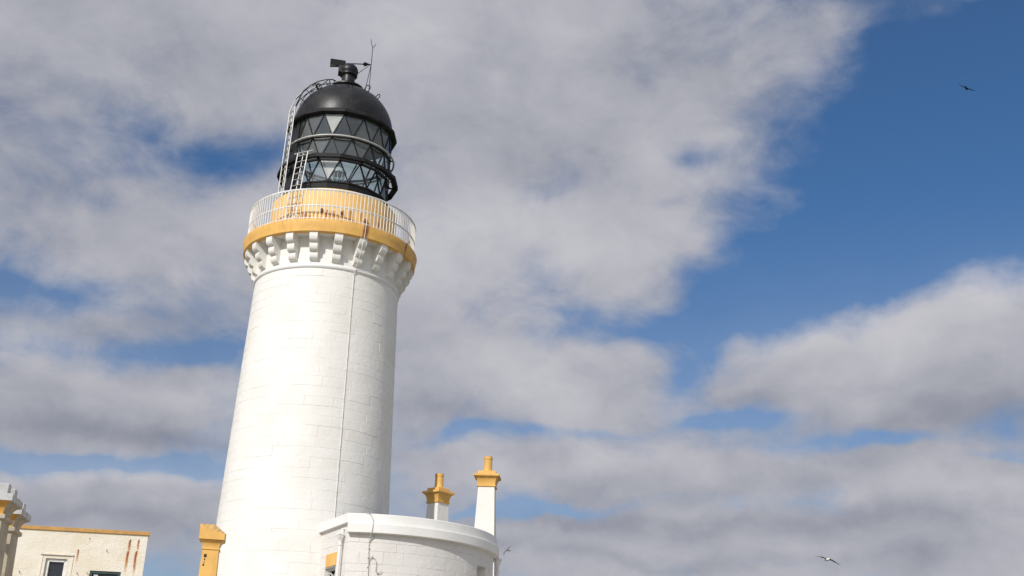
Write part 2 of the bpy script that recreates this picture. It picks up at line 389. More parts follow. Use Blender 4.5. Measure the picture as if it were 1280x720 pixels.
# stones -------------------------------------------------------------------------------------
def slab_mesh(name, P, Nrm, z0, z1, s0, s1, prd, mat, parent, nseg=4, gap=0.0008, ch=0.0085, dep=0.0033, kind=None, collect=None):
    """one ashlar block on a wall given by P(s, z, off) and Nrm(s); s runs along the wall in metres or degrees"""
    k = P.k
    V, F, N = [], [], []
    sl_ = [s0 + (s1 - s0) * i / nseg for i in range(nseg + 1)]
    def edge(e):
        q = list(sl_); q[0] += e * k; q[-1] -= e * k; return q
    so_, si_ = edge(ch + gap), edge(gap)
    j = lambda: random.uniform(-0.0016, 0.0016)
    j0, j1 = prd + j(), prd + j()
    rows = [(si_, z0 + gap, -dep), (so_, z0 + gap + ch, j0), (so_, z1 - gap - ch, j1), (si_, z1 - gap, -dep)]
    for (ss, z, off) in rows:
        for s in ss: V.append(P(s, z, off))
    n = nseg + 1
    for r in range(3):
        for i in range(nseg):
            F.append((r * n + i, r * n + i + 1, (r + 1) * n + i + 1, (r + 1) * n + i))
    F.append((0, n, 2 * n, 3 * n)); F.append((n - 1, 4 * n - 1, 3 * n - 1, 2 * n - 1))
    nv = [Nrm(s) for s in sl_]
    for f_i, f in enumerate(F):
        if nseg <= f_i < 2 * nseg:
            for v in f: N.append(nv[v % n])
        else:
            a, b, c, d_ = [Vector(V[q]) for q in f]; nn = (c - a).cross(d_ - b).normalized()
            N += [nn] * 4
    if collect is not None:
        b0 = len(collect[0]); collect[0].extend(V); collect[1].extend(tuple(q + b0 for q in f) for f in F); collect[2].extend(N); return None
    return stone_obj(name, (V, F), N, mat, parent, kind)
def stone_obj(name, vf, N, mat, parent, kind=None):
    o = obj(name, vf, mat, parent)
    o.data.polygons.foreach_set('use_smooth', [True] * len(o.data.polygons))
    o.data.normals_split_custom_set(N)
    if kind: o['kind'] = kind
    return o

class TowerP:
    k = 180 / pi / 2.2                            # degrees per metre
    def __call__(self, s, z, off): return pol(s, R_t(z) + off, z)
core = obj('tower_wall', lathe([(R_t(z) - 0.0042, z) for z in (G - 0.3, 3, 5, 7, 9, 11, 12.5, 13.42)], 96, AX, AY), 'white', LH, smooth=40)
tp = TowerP(); tN = lambda s: Vector((sin(rad(s)), -cos(rad(s)), 0.034)).normalized()
courses = []; z = 13.40
while z > G:
    h = random.uniform(0.245, 0.295); courses.append((max(z - h, G - 0.05), z)); z -= h
cells = []
for ci, (z0, z1) in enumerate(courses):
    n = 18; off = random.uniform(0, 20) + (10 if ci % 2 else 0)
    cut = [off + 360 * (i + random.uniform(-0.16, 0.16)) / n for i in range(n)]
    for i in range(n):
        a0, a1 = cut[i], cut[i + 1] if i + 1 < n else cut[0] + 360
        mid = (a0 + a1) / 2; rel = (mid - 9.58 + 180) % 360 - 180
        vis = cos(rad(rel)) if z1 > 5.5 else -1
        cells.append((vis, a0, a1, z0, z1))
cells.sort(key=lambda c: -c[0])
rest = ([], [], [])
for i, (vis, a0, a1, z0, z1) in enumerate(cells):
    prd = random.gauss(0, 0.0014)
    if i < 298 and vis > -0.3: slab_mesh('stone', tp, tN, z0, z1, a0, a1, prd, 'white', core)
    else: slab_mesh('stone', tp, tN, z0, z1, a0, a1, prd, 'white', core, collect=rest)
stone_obj('stonework', (rest[0], rest[1]), rest[2], 'white', core, 'stuff')

# neck below the gallery: string moulding, wall behind the corbels, soffit, gallery slab
rr_, zz_ = 2.02, 13.435
obj('string_moulding', lathe([(rr_ + 0.068 * cos(rad(t)), zz_ + 0.075 * sin(rad(t))) for t in range(-100, 101, 20)] , 96, AX, AY), 'trim', LH, smooth=50)
obj('neck_wall', lathe([(2.045, 13.40), (2.045, 14.30)], 96, AX, AY), 'white', LH, smooth=40)
obj('soffit', lathe([(2.03, 14.285), (2.452, 14.285)], 96, AX, AY), 'trim', LH, smooth=40)
M['band'] = yellow('gallery_ochre', [(29.9, 1.8, 1.0, 14.64 - G, 0.6), (31.8, 1.5, 0.7, 14.64 - G, 0.5), (66, 1.5, 0.9, 14.64 - G, 0.45), (48, 0.7, 0.35, 14.64 - G, 0.25),
    (4.0, 0.8, 0.35, 14.64 - G, 0.12), (-24, 0.6, 0.35, 14.64 - G, 0.25), (-40, 0.6, 0.3, 14.64 - G, 0.2), (14, 0.5, 0.3, 14.64 - G, 0.15), (-14, 0.8, 0.3, 14.64 - G, 0.1), (83, 1.2, 0.6, 14.64 - G, 0.4)])
obj('gallery_slab', lathe([(2.30, 14.279), (2.458, 14.279), (2.466, 14.287), (2.482, 14.45), (2.512, 14.60), (2.505, 14.625), (2.49, 14.632), (1.5, 14.645)], 120, AX, AY), M['band'], LH, smooth=35)
# corbels: three rounded courses each
def corbel_profile():
    pr = [(2.03, 14.282), (2.425, 14.282)]
    tops = [(2.425, 14.262, 14.02), (2.305, 14.02, 13.79), (2.185, 13.79, 13.565)]
    for i, (r, zt, zb) in enumerate(tops):
        nxt = tops[i + 1][0] - 0.004 if i < 2 else 2.04
        hh = zt - zb
        for t in range(0, 91, 15):
            pr.append((nxt + (r - nxt) * cos(rad(t)) ** 0.8 if t < 90 else nxt, zt - hh * 0.30 - hh * 0.68 * sin(rad(t))))
        pr.append((nxt, zb))
    pr.append((2.03, 13.565)); return pr
def corbel():
    pr = corbel_profile(); hw = 0.111; V, F = [], []
    for s in (-1, 1):
        for (r, z_) in pr: V.append((AX + s * hw, AY - math.sqrt(max(r * r - hw * hw, 0)), z_))
    n = len(pr)
    for i in range(n): F.append((i, (i + 1) % n, n + (i + 1) % n, n + i))
    F.append(tuple(range(n - 1, -1, -1))); F.append(tuple(range(n, 2 * n)))
    return V, F
NCB = 22; A_CB = -2.6
cb = obj('corbel', corbel(), 'white', LH, smooth=28); cb.rotation_euler = (0, 0, rad(A_CB))
for i in range(1, NCB): turned(cb, rad(A_CB + 360 * i / NCB), LH)

# gallery railing ----------------------------------------------------------------------------
def ring_pts(r, z, n, a0=0): return [pol(a0 + 360 * i / n, r, z) for i in range(n)]
railing = obj('gallery_railing', tube(ring_pts(2.405, 15.56, 120), 0.023, 6, True), 'rail', LH, smooth=60)
obj('middle_rail', tube(ring_pts(2.405, 15.075, 120), 0.015, 6, True), 'rail', railing, smooth=60)
obj('bottom_rail', tube(ring_pts(2.405, 14.70, 120), 0.012, 6, True), 'rail', railing, smooth=60)
NB = 138; stepa = 360 / NB
def baluster():
    parts = [tube([pol(0, 2.405, 14.625), pol(0, 2.405, 15.56)], 0.0135, 5)]
    for zt in (15.545, 15.062):
        for sg in (-1, 1):
            h = stepa / 2; pts = []
            for q in range(0, 91, 22):
                pts.append(pol(sg * h * (1 - cos(rad(q))), 2.405, zt - 0.055 + 0.05 * sin(rad(q))))
            parts.append(tube(pts, 0.0105, 4, caps=False))
    return join(*parts)
bl = obj('baluster', baluster(), 'rail', railing)
for i in range(1, NB): turned(bl, rad(i * stepa), railing)

# parapet wall of the lantern, murette
M['wallyel'] = yellow('lantern_wall_ochre', [(a, wd, st, 15.05 - G + random.uniform(-.1, .25), random.uniform(.25, .5)) for (a, wd, st) in
    ((-34, 3, .7), (-26, 2, .6), (-17, 4, .8), (-12, 2, .9), (-4, 3, .8), (3, 2, .9), (8, 4, .5), (17, 2, .7), (24, 3, .7), (33, 2, .6), (41, 2, .7), (52, 3, .7), (60, 2, .6), (-48, 3, .7), (-60, 3, .6))], spots=0.35, ca=(0.83, 0.55, 0.21), cb=(0.76, 0.46, 0.14))
obj('lantern_wall', lathe([(1.83, 14.63), (1.83, 15.86), (1.78, 15.90), (1.40, 15.92)], 96, AX, AY), M['wallyel'], LH, smooth=35)
for (px, py, sx, sz) in ((402, 263, .08, .11), (427, 266, .07, .07), (457, 276, .11, .08), (478, 287, .08, .07)):
    v = ray(px, py); dx, dy = v.x, v.y; a_ = dx * dx + dy * dy; b_ = -2 * (dx * AX + dy * AY); c_ = AX * AX + AY * AY - 1.86 ** 2
    t_ = (-b_ - math.sqrt(b_ * b_ - 4 * a_ * c_)) / (2 * a_); p = CAM + v * t_
    ang = math.degrees(math.atan2(p.x - AX, -(p.y - AY)))
    vb = obj('vent_box', box(pol(0, 1.86, p.z), (sx, 0.10, sz), 0, 0.012), 'brown', LH); vb.rotation_euler = (0, 0, rad(ang))

# lantern ------------------------------------------------------------------------------------
PH = -1.75                                       # half-step phase; A corners at PH+11.25+22.5k, B corners at PH+22.5k
L0, L1, L2, L3 = 18.46, 17.715, 16.965, 16.25
RG = 1.50
st16 = 22.5
def ngon(prof, ph): return lathe(prof, 16, AX, AY, phase=rad(ph))
obj('lantern_plinth', ngon([(1.70, 15.905), (1.70, 15.94), (1.60, 15.96), (1.545, 16.0), (1.545, 16.20), (1.57, 16.215), (1.57, 16.26), (1.40, 16.262)], PH), 'iron', LH)
obj('lantern_floor', ngon([(1.56, 15.985), (0.0, 15.985)], PH), 'lining', LH)
obj('lantern_cornice', ngon([(1.40, 18.452), (1.60, 18.452), (1.65, 18.475), (1.65, 18.545), (1.62, 18.59), (1.54, 18.63), (1.48, 18.66)], PH + 11.25), 'iron', LH)
for nm, zc, ph in (('glazing_ring', L1, PH), ('glazing_ring', L2, PH + 11.25)):
    obj(nm, lathe([(RG - 0.035, zc - 0.03), (RG + 0.035, zc - 0.03), (RG + 0.035, zc + 0.03), (RG - 0.035, zc + 0.03)], 16, AX, AY, True, rad(ph)), 'iron', LH)
PANE2 = {}
rows = [(L0, L1, PH + 11.25, PH), (L1, L2, PH, PH + 11.25), (L2, L3, PH + 11.25, PH)]
def pane(a, b, c, th=0.008):
    a, b, c = Vector(a), Vector(b), Vector(c); n = (b - a).cross(c - a).normalized(); m_ = (a + b + c) / 3
    q = [m_ + (p - m_) * 0.965 for p in (a, b, c)]
    V = [p + n * th / 2 for p in q] + [p - n * th / 2 for p in q]
    return V, [(0, 1, 2), (5, 4, 3), (0, 3, 4, 1), (1, 4, 5, 2), (2, 5, 3, 0)]
for (zt, zb, pt, pb) in rows:
    T = lambda k: pol(pt + st16 * k, RG, zt - 0.02)
    B = lambda k: pol(pb + st16 * k, RG, zb + 0.02)
    sh_ = 0 if pb < pt else 1                    # B corner lying left of T corner 0
    b0, b1 = (0, 1) if pb < pt else (-1, 0)
    protos = [obj('pane', pane(T(0), B(b1), T(1)), 'glass', LH), obj('pane', pane(B(b0), B(b1), T(0)), 'glass', LH),
              obj('glazing_bar', bar(T(0), B(b1), 0.030, 0.045, pol(pt, 1, 0) - A2), 'iron', LH),
              obj('glazing_bar', bar(T(0), B(b0), 0.030, 0.045, pol(pt, 1, 0) - A2), 'iron', LH)]
    for qi, q in enumerate(protos):
        for k in range(1, 16): 
            c = turned(q, rad(st16 * k), LH)
            if qi < 2:                               # pale film paints in reflected cloud besides salt on some panes, strongest on two
                c.data = q.data
                white = qi == 0 and k == (15 if zt != L1 else -1)
                dull = random.random() < (0.45 if zt != L2 else 0.12)
                if white or dull:
                    me2 = PANE2.setdefault((zt, qi, white), q.data.copy()); me2.materials[0] = M['glass_sheen' if white else 'glass_dull']; c.data = me2
# solid back sector of the lantern (landward side is blanked by dark metal sheets)
for k in range(16):
    am = PH + st16 * (k + 0.5); rel = (am - 9.58 + 180) % 360 - 180
    if -118 < rel < -46:
        a0, a1 = am - 11.25, am + 11.25
        V = [pol(a0, RG + 0.035, L3), pol(a1, RG + 0.035, L3), pol(a1, RG + 0.035, L0), pol(a0, RG + 0.035, L0),
             pol(a0, RG + 0.022, L3), pol(a1, RG + 0.022, L3), pol(a1, RG + 0.022, L0), pol(a0, RG + 0.022, L0)]
        obj('blanking_sheet', (V, [(0, 1, 2, 3), (7, 6, 5, 4), (0, 4, 5, 1), (1, 5, 6, 2), (2, 6, 7, 3), (3, 7, 4, 0)]), 'black', LH)
# cleaning catwalk round the glazing
RW = 1.785
wk = obj('catwalk', lathe([(RW - 0.022, L2 - 0.055), (RW + 0.012, L2 - 0.055), (RW + 0.012, L2 + 0.055), (RW - 0.022, L2 + 0.055)], 16, AX, AY, True, rad(PH + 11.25)), 'iron', LH)
obj('walkway', lathe([(1.63, L2 - 0.02), (RW - 0.035, L2 - 0.02), (RW - 0.035, L2), (1.63, L2)], 16, AX, AY, True, rad(PH + 11.25)), 'iron', wk)
br = obj('bracket', join(bar(pol(PH + 11.25, 1.50, L2 - 0.02), pol(PH + 11.25, RW, L2 - 0.02), 0.03, 0.05), bar(pol(PH + 11.25, 1.56, L2 - 0.17), pol(PH + 11.25, RW - 0.05, L2 - 0.05), 0.022, 0.03)), 'iron', wk)
for k in range(1, 16): turned(br, rad(st16 * k), wk)
hr = obj('hand_rail', tube(ring_pts(1.61, L1 - 0.03, 96), 0.030, 8, True), 'steel', LH, smooth=60)
hb = obj('rail_bracket', join(bar(pol(PH, 1.49, L1 + 0.01), pol(PH, 1.61, L1 - 0.03), 0.03)), 'iron', hr)
for k in range(1, 16): turned(hb, rad(st16 * k), hr)

# dome
DZ, DH, DR = 18.645, 1.44, 1.50
def dome_r(z): q = max(0, 1 - ((z - DZ) / DH) ** 2); return DR * math.sqrt(q)
prof = [(DR * cos(rad(t)), DZ + DH * sin(rad(t))) for t in range(0, 74, 4)]
dm = obj('dome', lathe(prof, 96, AX, AY), 'black', LH, smooth=40)
obj('dome_lining', lathe([(1.46, 18.50), (1.40, 18.75), (1.15, 19.35), (0.7, 19.8), (0.0, 19.98)], 48, AX, AY), 'lining', LH, smooth=50)
for k in range(8):                               # standing seams between the plates
    a = PH + 17 + 45 * k
    obj('seam', tube([pol(a, DR * cos(rad(t)) + 0.002, DZ + DH * sin(rad(t))) for t in range(1, 72, 5)], 0.008, 4), M['seam'], dm, smooth=60)
zt = DZ + DH * sin(rad(72)) + 0.07
fl = obj('ventilator_flange', lathe([(0.40, zt - 0.12), (0.40, zt - 0.02), (0.47, zt + 0.0), (0.505, zt + 0.035), (0.505, zt + 0.075), (0.47, zt + 0.10), (0.30, zt + 0.115), (0.235, zt + 0.16), (0.225, zt + 0.19)], 48, AX, AY), 'black', LH, smooth=35)
obj('ventilator_neck', lathe([(0.225, zt + 0.18), (0.205, zt + 0.23), (0.205, zt + 0.49), (0.235, zt + 0.50), (0.235, zt + 0.54), (0.20, zt + 0.545)], 32, AX, AY), 'black', LH, smooth=35)
# swivelling cowl with its vane and arrow
zc = zt + 0.69
RIGHT = Vector((_rt.x, _rt.y, 0)).normalized(); TOCAM = -Vector((AX, AY, 0)).normalized(); RIGHT = Vector((-TOCAM.y, TOCAM.x, 0))
def C(x, y, z): return Vector((AX, AY, 0)) + RIGHT * x + TOCAM * y + Vector((0, 0, z))   # x right, y towards the viewer
cw = obj('ventilator_cowl', lathe([(0.20, zc - 0.19), (0.27, zc - 0.16)] + [(0.285 * cos(rad(t)), zc + 0.27 * sin(rad(t))) for t in range(-25, 91, 8)], 32, AX, AY), 'black', LH, smooth=45)
def hexa(p): return p, [(3, 2, 1, 0), (4, 5, 6, 7), (0, 1, 5, 4), (1, 2, 6, 5), (2, 3, 7, 6), (3, 0, 4, 7)]
obj('cowl_mouth', hexa([C(0, -0.17, zc - 0.15), C(0, 0.17, zc - 0.15), C(0, 0.17, zc + 0.12), C(0, -0.17, zc + 0.12),
                        C(-0.33, -0.15, zc - 0.10), C(-0.33, 0.15, zc - 0.10), C(-0.33, 0.15, zc + 0.11), C(-0.33, -0.15, zc + 0.11)]), 'black', cw)
for s in (-1, 1):                                # the two diverging tail plates
    V = []
    for (x, z_, yy) in ((-0.10, zc + 0.18, 0.03), (-0.60, zc + 0.14, 0.10), (-0.60, zc + 0.33, 0.10), (-0.14, zc + 0.36, 0.03)):
        V.append(C(x, s * yy, z_))
    V += [q + TOCAM * 0.012 for q in V]
    vp = obj('tail_plate', (V, [(0, 1, 2, 3), (7, 6, 5, 4), (0, 4, 5, 1), (1, 5, 6, 2), (2, 6, 7, 3), (3, 7, 4, 0)]), 'iron', cw)
    for q in (0.25, 0.55, 0.85):
        a_ = V[0].lerp(V[1], q); b_ = V[3].lerp(V[2], q); obj('rib', bar(a_, b_, 0.018, 0.022), 'iron', vp)
obj('arrow', join(tube([C(0.02, 0, zc + 0.30), C(0.62, 0, zc + 0.36)], 0.017, 6), tube([C(0.40, 0, zc + 0.338), C(0.46, 0, zc + 0.344), C(0.63, 0, zc + 0.361)], [0.02, 0.075, 0.004], 8)), 'iron', cw)
# lightning rod on a tripod
top_j = C(0.66, 0.0, zc + 0.38)
rod = obj('lightning_rod', tube([top_j - Vector((0, 0, .05)), C(0.66, 0, zc + 1.0)], 0.011, 6), 'iron', LH)
obj('fork', join(tube([C(0.66, 0, zc + 0.98), C(0.60, 0, zc + 1.14), C(0.585, 0, zc + 1.27)], 0.010, 5), tube([C(0.66, 0, zc + 0.98), C(0.715, 0, zc + 1.04), C(0.75, 0, zc + 1.13)], 0.010, 5)), 'iron', rod)
for q in (C(0.66, 0.18, DZ + DH * math.sqrt(1 - (0.684 / DR) ** 2) - 0.01), C(0.50, -0.35, DZ + DH * math.sqrt(1 - (0.61 / DR) ** 2) - 0.01), C(0.16, 0.1, zt + 0.50)):
    obj('stay', tube([top_j, q], 0.010, 5), 'iron', rod)
# grab loops round the dome
def loop_handle(a, el, w_=0.075, h_=0.16):
    r0, z0 = DR * cos(rad(el)), DZ + DH * sin(rad(el)); n = Vector((sin(rad(a)) * cos(rad(el)), -cos(rad(a)) * cos(rad(el)), sin(rad(el))))
    t = Vector((cos(rad(a)), sin(rad(a)), 0)); p = pol(a, r0, z0)
    return tube([p - t * w_ - n * .02, p - t * w_ + n * h_ * .75, p - t * w_ * .6 + n * h_, p + t * w_ * .6 + n * h_, p + t * w_ + n * h_ * .75, p + t * w_ - n * .02], 0.015, 5)
for a in (14, 46, 78, 110, 142, 174, 206, 238, -18, -50, -74, -38):
    obj('grab_loop', loop_handle(a, 50 if a != -38 else 44), 'iron', dm)

# ladders on the lantern
def ladder(name, base, head, half, inward, n, top_bar=False):
    base, head = Vector(base), Vector(head); half = Vector(half)
    o = obj(name, join(*[tube([base + half * k, head + half * k], 0.019, 5) for k in (-1, 1)], tube([base + inward * 0.03, head + inward * 0.03], 0.015, 5)), 'steel', LH, smooth=60)
    for i in range(n):
        p = base.lerp(head, (i + 0.5) / n); obj('rung', tube([p - half, p + half], 0.012, 5), 'steel', o)
    if top_bar: obj('top_bar', tube([head - half * 1.7, head + half * 2.1], 0.02, 5), 'steel', o)
    return o
aL = 9.58 - 62
tanv = lambda a: Vector((cos(rad(a)), sin(rad(a)), 0)); radv = lambda a: Vector((sin(rad(a)), -cos(rad(a)), 0))
ld1 = ladder('ladder', pol(aL, 1.80, 15.92), pol(aL, 1.74, 18.80), tanv(aL) * 0.165, -radv(aL), 15)
for k in (-1, 1):
    pts = [pol(aL, 1.74, 18.80) + tanv(aL) * 0.165 * k]
    for el in (12, 25, 38, 50, 60, 68):
        rr2 = (DR + 0.22) * cos(rad(el)); pts.append(pol(aL, rr2, DZ + (DH + 0.20) * sin(rad(el))) + tanv(aL) * 0.17 * k)
    pts.append(pol(aL, 0.50, zt + 0.09) + tanv(aL) * 0.17 * k)
    obj('hand_hoop', tube(pts, 0.016, 5), 'steel' if k < 0 else 'iron', ld1, smooth=60)
    obj('hand_hoop', tube([p + radv(aL) * 0.0 + Vector((0, 0, -0.10)) - radv(aL) * 0.08 for p in pts[1:-1]], 0.012, 5), 'iron', ld1, smooth=60)
for el in (22, 36, 50, 64):
    c_ = pol(aL, (DR + 0.22) * cos(rad(el)), DZ + (DH + 0.20) * sin(rad(el))); obj('rung', tube([c_ - tanv(aL) * .17, c_ + tanv(aL) * .17], 0.012, 5), 'iron', ld1)
    q_ = pol(aL, DR * cos(rad(el)), DZ + DH * sin(rad(el))); obj('stand_off', tube([c_, q_], 0.012, 5), 'iron', ld1)
a2 = 9.58 - 36.5
ladder('ladder', pol(a2 + 0.5, 2.10, 14.66), pol(a2, 1.80, L2 + 0.12), tanv(a2) * 0.175, -radv(a2), 12, True)
# lightning conductor down the tower
aC = 28.9
pts = [pol(aC + 1, 2.53, 15.5), pol(aC + 1, 2.53, 14.66), pol(aC + 1, 2.525, 14.55), pol(aC + 1, 2.49, 14.30), pol(aC + 1, 2.46, 14.20), pol(aC + .8, 2.30, 13.80), pol(aC + .5, 2.12, 13.50), pol(aC + .3, 2.095, 13.40), pol(aC, 2.065, 13.30)]
pts += [pol(aC, R_t(z) + 0.011, z) for z in (12.5, 11, 9, 7, 5, 3, G)]
cn = obj('lightning_conductor', tube(pts, 0.0105, 5), 'cond', LH, smooth=60)
for z in (13.33, 12.1, 10.9, 9.7, 8.5, 7.3, 6.1, 4.9, 3.7): obj('clip', box(pol(0, R_t(z) + 0.008, z), (0.05, 0.022, 0.02), 0, 0.004), 'cond', cn).rotation_euler = (0, 0, rad(aC))

# the lamp inside the lantern
lp = empty('beacon_lamp', (AX, AY, 15.99), 'small white beacon lamp on a pedestal inside the glazed lantern', 'lamp')
obj('pedestal', lathe([(0.28, 15.99), (0.28, 16.05), (0.10, 16.10), (0.09, 16.78), (0.20, 16.84), (0.20, 16.88)], 24, AX, AY), 'lining', lp, smooth=35)
obj('lamp_cage', join(*[tube([pol(45 * k, 0.17, 16.88), pol(45 * k, 0.17, 17.22)], 0.012, 5) for k in range(8)]), 'lampw', lp)
obj('lens', lathe([(0.06, 16.88)] + [(0.125 + 0.02 * (i % 2), 16.90 + 0.025 * i) for i in range(13)] + [(0.06, 17.22)], 24, AX, AY), M['glass'], lp, smooth=20)
obj('lamp_cap', lathe([(0.20, 17.22), (0.23, 17.24), (0.23, 17.29), (0.15, 17.40), (0.08, 17.44), (0.08, 17.52), (0.0, 17.53)], 24, AX, AY), 'lampw', lp, smooth=35)

# ------------------------------------------------------------------ walls along a footprint
class Path:
    """outline in plan: straight legs and arcs; P(s, z, off) is a point off metres outside the wall face"""
    k = 1.0
    def __init__(self, segs):
        self.segs = []; s = 0
        for g_ in segs:
            L = (g_[2] - g_[1]).length if g_[0] == 'L' else abs(g_[4] - g_[3]) * pi / 180 * g_[2]
            self.segs.append((s, s + L, g_)); s += L
        self.L = s
    def seg(self, s):
        for (a, b, g_) in self.segs:
            if s <= b + 1e-6: return a, g_
        return self.segs[-1][0], self.segs[-1][2]
    def frame(self, s, g_=None, a=None):
        if g_ is None: a, g_ = self.seg(s)
        if g_[0] == 'L':
            d_ = (g_[2] - g_[1]).normalized(); return g_[1] + d_ * (s - a), Vector((d_.y, -d_.x, 0))
        ang = rad(g_[3]) + (s - a) / g_[2]; n = Vector((sin(ang), -cos(ang), 0)); return g_[1] + n * g_[2], n
    def __call__(self, s, z, off):
        p, n = self.frame(s); q = p + n * off; return Vector((q.x, q.y, z))
    def N(self, s): return self.frame(s)[1]
    def sweep(self, prof, step=0.15):
        """run a (offset, z) profile along the whole outline, mitred at the corners"""
        st = []
        for i, (a, b, g_) in enumerate(self.segs):
            n = 1 if g_[0] == 'L' else max(2, int((b - a) / step))
            for j in range(n + 1):
                if i and j == 0: continue
                p, nn = self.frame(a + (b - a) * j / n, g_, a)
                if j == n and i + 1 < len(self.segs):
                    n2 = self.frame(b, self.segs[i + 1][2], b)[1]; nn = (nn + n2) / (1 + nn.dot(n2))
                st.append((p, nn))
        K = len(prof); V = [(p.x + n.x * o_, p.y + n.y * o_, z) for (p, n) in st for (o_, z) in prof]
        return V, [(i * K + k, (i + 1) * K + k, (i + 1) * K + k + 1, i * K + k + 1) for i in range(len(st) - 1) for k in range(K - 1)]
    def wall(self, z0, z1, off, holes, depth, step=0.25):
        """wall sheet with recessed openings; holes: (s0, s1, za, zb)"""
        ss = sorted({0.0, self.L} | {h[0] for h in holes} | {h[1] for h in holes} | {b for (_, b, _) in self.segs})
        S_ = []
        for a, b in zip(ss, ss[1:]):
            n = max(1, int((b - a) / step)); S_ += [a + (b - a) * i / n for i in range(n)]
        S_.append(ss[-1]); zs = sorted({z0, z1} | {h[2] for h in holes} | {h[3] for h in holes})
        zs = [z for z in zs if z0 <= z <= z1]
        V, F = [], []
        def quad(*q): k = len(V); V.extend(q); F.append((k, k + 1, k + 2, k + 3))
        for a, b in zip(S_, S_[1:]):
            for c, e in zip(zs, zs[1:]):
                m_, mz = (a + b) / 2, (c + e) / 2
                if any(h[0] < m_ < h[1] and h[2] < mz < h[3] for h in holes): continue
                quad(self(a + 1e-5, c, off), self(b, c, off), self(b, e, off), self(a + 1e-5, e, off))
        for (a, b, c, e) in holes:
            quad(self(a, c, off), self(a, c, -depth), self(a, e, -depth), self(a, e, off))
            quad(self(b, c, -depth), self(b, c, off), self(b, e, off), self(b, e, -depth))
            quad(self(a, e, -depth), self(b, e, -depth), self(b, e, off), self(a, e, off))
            quad(self(a, c, off), self(b, c, off), self(b, c, -depth), self(a, c, -depth))
        return V, F

# ------------------------------------------------------------------ round-fronted annexe at the foot of the tower
KA = 1.035                                       # its plan touches the tower at this scale
AC = Vector((-3.186, 29.83, 0)) * KA; AR = 2.985 * KA
def az_(z): return 1.6 + (z - 1.6) * KA
kc = AC + Vector((sin(rad(-6.0)), -cos(rad(-6.0)), 0)) * AR
tc = at_z(400.0, 654.5, az_(6.30)); tc.z = 0; _d = (kc - tc).normalized(); tc = tc - Vector((_d.y, -_d.x, 0)) * 0.07 - _d * 0.12
ap = Path([('L', tc, kc), ('A', AC, AR, -6.0, 211.0)])
s_corner = ap.segs[0][1]
AN = empty('annexe', (AC.x, AC.y, G), 'low white annexe with curved wall and stepped parapet at the tower foot', 'building')
n_l = ap.N(0.1)
def on_face(px, py):
    p = at_plane(px, py, tc, n_l); d_ = (kc - tc).normalized(); return (p - tc).dot(d_), p.z
def on_arc(px, py, R=AR):
    v = ray(px, py); a_ = v.x ** 2 + v.y ** 2; b_ = -2 * (v.x * AC.x + v.y * AC.y); c_ = AC.x ** 2 + AC.y ** 2 - R * R
    q = b_ * b_ - 4 * a_ * c_; t_ = (-b_ - math.sqrt(max(q, 0))) / (2 * a_); p = CAM + v * t_
    ang = math.degrees(math.atan2(p.x - AC.x, -(p.y - AC.y))); return s_corner + rad(ang + 6.0) * AR, p.z
wz = on_face(412.5, 709.5)[1]; w0, w1 = on_face(406, 712)[0], on_face(419.2, 709)[0]
r0, rz = on_arc(596.3, 706); r1 = on_arc(607, 708)[0]
holes = [(w0, w1, wz - 1.5, wz), (r0, r1, rz - 1.3, rz)]
ztop = az_(5.87)
cs = []; z = az_(6.09)
while z > G:
    h = random.uniform(0.205, 0.235); cs.append([z - h, z]); z -= h
for i in range(len(cs) - 1):                      # let the beds meet the heads of the two openings
    for hz in (wz, rz):
        if abs(cs[i][0] - hz) < 0.11: cs[i][0] = hz; cs[i + 1][1] = hz
aw = obj('wall', ap.wall(G - 0.3, az_(6.10), -0.0042, holes, 0.22), 'annexe', AN, smooth=40)
rest = ([], [], [])
for ci, (z0, z1) in enumerate(cs):
    for (a, b) in ((0.02, s_corner), (s_corner, ap.L)):
        s = a + (random.uniform(0.2, 0.5) if ci % 2 else random.uniform(0.4, 0.62)); cuts = [a]
        while s < b - 0.25: cuts.append(s); s += random.uniform(0.42, 0.68)
        cuts.append(b)
        for c, e in zip(cuts, cuts[1:]):
            spans = [(c, e)]
            for h in holes:
                if h[2] - 0.03 < (z0 + z1) / 2 < h[3]:
                    nx = []
                    for (p_, q_) in spans:
                        if q_ <= h[0] or p_ >= h[1]: nx.append((p_, q_))
                        else:
                            if p_ < h[0] - 0.03: nx.append((p_, h[0]))
                            if q_ > h[1] + 0.03: nx.append((h[1], q_))
                    spans = nx
            for (p_, q_) in spans:
                seen = z1 > 4.7 and q_ < s_corner + 1.75 * AR
                slab_mesh('stone', ap, (lambda s, m_=(p_ + q_) / 2: ap.N(min(max(s, a + 1e-4), b - 1e-4))), z0, z1, p_ + 1e-4, q_ - 1e-4, random.gauss(0, 0.0016), 'annexe', aw, ch=0.007,
                          collect=None if seen else rest)
stone_obj('stonework', (rest[0], rest[1]), rest[2], 'annexe', aw, 'stuff')
obj('parapet', ap.sweep([(-0.05, az_(6.075)), (0.075, az_(6.075)), (0.084, az_(6.082)), (0.08, az_(6.10)), (0.074, az_(6.285)), (0.06, az_(6.30)), (-0.30, az_(6.305)), (-0.30, az_(6.05))]), 'trim', AN, smooth=32)
arc = Path([ap.segs[1][2]])
V, F = arc.sweep([(-0.05, az_(5.855)), (0.135, az_(5.855)), (0.147, az_(5.865)), (0.147, az_(6.055)), (0.135, az_(6.07)), (0.05, az_(6.085))]); n_ = 6
F.append(tuple(range(n_)))
obj('string_course', (V, F), 'trim', AN, smooth=32)
V = [ap(ap.L * i / 40, az_(6.14), -0.2) for i in range(41)]; obj('flat_roof', (V, [tuple(range(41))]), 'roof', AN)
